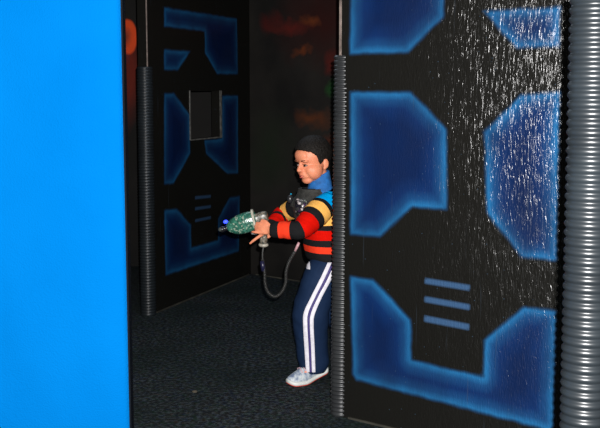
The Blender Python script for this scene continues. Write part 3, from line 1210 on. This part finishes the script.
loft(bm, [(.83, .015, .015, -.006), (.87, .013, .013, -.007), (.91, .012, .012, -.008), (.925, .015, .015, -.008), (.96, .017, .017, -.008), (.985, .014, .014, -.008), (1.0, .008, .008, -.008)], 24, 2)
muz = bm_obj('muzzle', bm, blk_pl, gun)
bm = bmesh.new()
add_ell(bm, gp(.985, .008, -.006), (.011, .011, .011), (gx, gy, gz), 3)
bm_obj('lens', bm, simple('smoky_lens', (.05, .058, .055), .12), muz)
ledb = NT('blue_led'); ledb.set(Base_Color=(.01, .02, .5), Emission_Color=(.03, .06, 1.0), Emission_Strength=3.0)
bm = bmesh.new()
add_ell(bm, gp(.855, -.012, .024), (.012, .009, .009), (gx, gy, gz), 3)
bm_obj('blue_light', bm, ledb.m, gun)
# pistol grip
g_top = gp(.10, 0, -.015); g_bot = W(263.5, 243.5, 5.02)
bm = bmesh.new()
Pg = smooth_path([(*g_top, .021), (*g_top.lerp(g_bot, .5), .019), (*g_bot, .021)], 5)
tube(bm, [V(p[:3]) for p in Pg], [p[3] for p in Pg], 20)
bm_obj('grip', bm, rear_m.m, gun)
bm = bmesh.new()
ga = (g_bot - g_top).normalized()
tube(bm, [g_bot - ga * .002, g_bot + ga * .004, g_bot + ga * .011, g_bot + ga * .016], [.021, .0255, .025, .018], 20)
bm_obj('grip_cap', bm, simple('pale_cap', (.33, .30, .25), .4, nscale=50, namt=.4), gun)
# trigger guard
bm = bmesh.new()
tube(bm, [gp(.20, 0, -.035), gp(.24, 0, -.065), gp(.32, 0, -.075), gp(.40, 0, -.066), gp(.43, 0, -.045)], .0045, 8)
bm_obj('trigger_guard', bm, blk_pl, gun)
bm = bmesh.new()
tube(bm, [gp(.30, 0, -.04), gp(.31, 0, -.052), gp(.335, 0, -.062)], .0042, 8)
bm_obj('trigger', bm, blk_pl, gun)
rebase(gun, g_bot + ga * .016)
tag(gun, 'green translucent toy laser gun with a blue light at its tip, held by the boy', 'toy gun')

# ------------------------------------------------------------------ coiled cable
cable_m = simple('black_cable_rubber', (.028, .028, .027), .32)
cab = bpy.data.objects.new('coiled_cable', None); COL.objects.link(cab)
path = [g_bot + ga * .018, W(262.5, 254, 5.02), W(263, 262, 5.02), W(264.5, 272, 5.02), W(265, 283, 5.02), W(268, 292, 5.02), W(275, 296.5, 5.015), W(281.5, 292, 5.01),
        W(285.5, 283, 5.0), W(286, 272, 4.99), W(288.5, 263, 4.98), W(293, 254.5, 4.965), W(296.5, 249, 4.955)]
P = [V(p) for p in smooth_path([tuple(p) for p in path], 40)]
bm = bmesh.new()
tube(bm, P[:75:4], .0052, 10)
bm_obj('straight_lead', bm, cable_m, cab)
# helix round the centre line
bm = bmesh.new()
hel = []
s = 0
a = P[70:470]
u = None
for i in range(len(a) - 1):
    t = (a[i + 1] - a[i]).normalized()
    if u is None: u = t.orthogonal().normalized()
    u = (u - t * u.dot(t)).normalized(); w = t.cross(u)
    L = (a[i + 1] - a[i]).length
    for k in range(2):
        ss = s + L * k / 2
        ph = 2 * pi * ss / .0075
        hel.append(a[i].lerp(a[i + 1], k / 2) + (u * cos(ph) + w * sin(ph)) * .0062)
    s += L
tube(bm, hel, .0030, 6)
bm_obj('coil', bm, cable_m, cab)
bm = bmesh.new()
tube(bm, [W(262, 261, 5.02), W(262.8, 266, 5.02), W(263.3, 271, 5.02)], [.011, .012, .010], 12)
bm_obj('strain_relief', bm, simple('dark_blue_plug', (.012, .012, .04), .35), cab)
bm = bmesh.new()
tube(bm, [W(295, 251, 4.957), CL, W(299, 242.5, 4.952)], [.006, .0075, .006], 12)
bm_obj('clip', bm, clip_m, cab)
rebase(cab, W(275, 297, 5.015))
tag(cab, 'black coiled cable hanging in a loop between the toy gun and the vest', 'cable')

# small beige scrap on the carpet
bm = bmesh.new()
c = W(195, 393.5, 4.87); c.z = .004
res = add_ell(bm, c, (.014, .012, .006), None, 3)
for v in res: v.co += (v.co - c) * .35 * noise.noise(v.co * 90)
o = bm_obj('crumpled_scrap', bm, simple('beige_scrap', (.055, .045, .030), .8), None)
rebase(o, (c.x, c.y, 0))
tag(o, 'tiny beige scrap lying on the dark carpet in the middle of the floor', 'litter')

# ------------------------------------------------------------------ light: the camera flash, plus an added dim fill from above
def light(name, typ, loc, energy, col=(1, 1, 1), **kw):
    ld = bpy.data.lights.new(name, typ)
    ld.energy = energy; ld.color = col
    for k, v in kw.items(): setattr(ld, k, v)
    o = bpy.data.objects.new(name, ld); COL.objects.link(o); o.location = loc
    return o


light('camera_flash', 'POINT', (.036, .0, 1.565), 36 * 4 * pi * pi, (1, .985, .97), shadow_soft_size=.010)
a = light('fill_light', 'AREA', (-.2, 5.6, 2.45), 9, (.75, .85, 1), shape='RECTANGLE', size=1.2)  # added fill that lifts the shadows, not a fixture of the arena
a.data.size_y = 1.2

wd = bpy.data.worlds.new('world'); SC.world = wd; wd.use_nodes = True
wd.node_tree.nodes['Background'].inputs[0].default_value = (.004, .004, .005, 1)
SC.view_settings.view_transform = 'Standard'
SC.view_settings.look = 'None'
SC.view_settings.exposure = 0
SC.view_settings.gamma = 1
SC.view_settings.use_curve_mapping = False
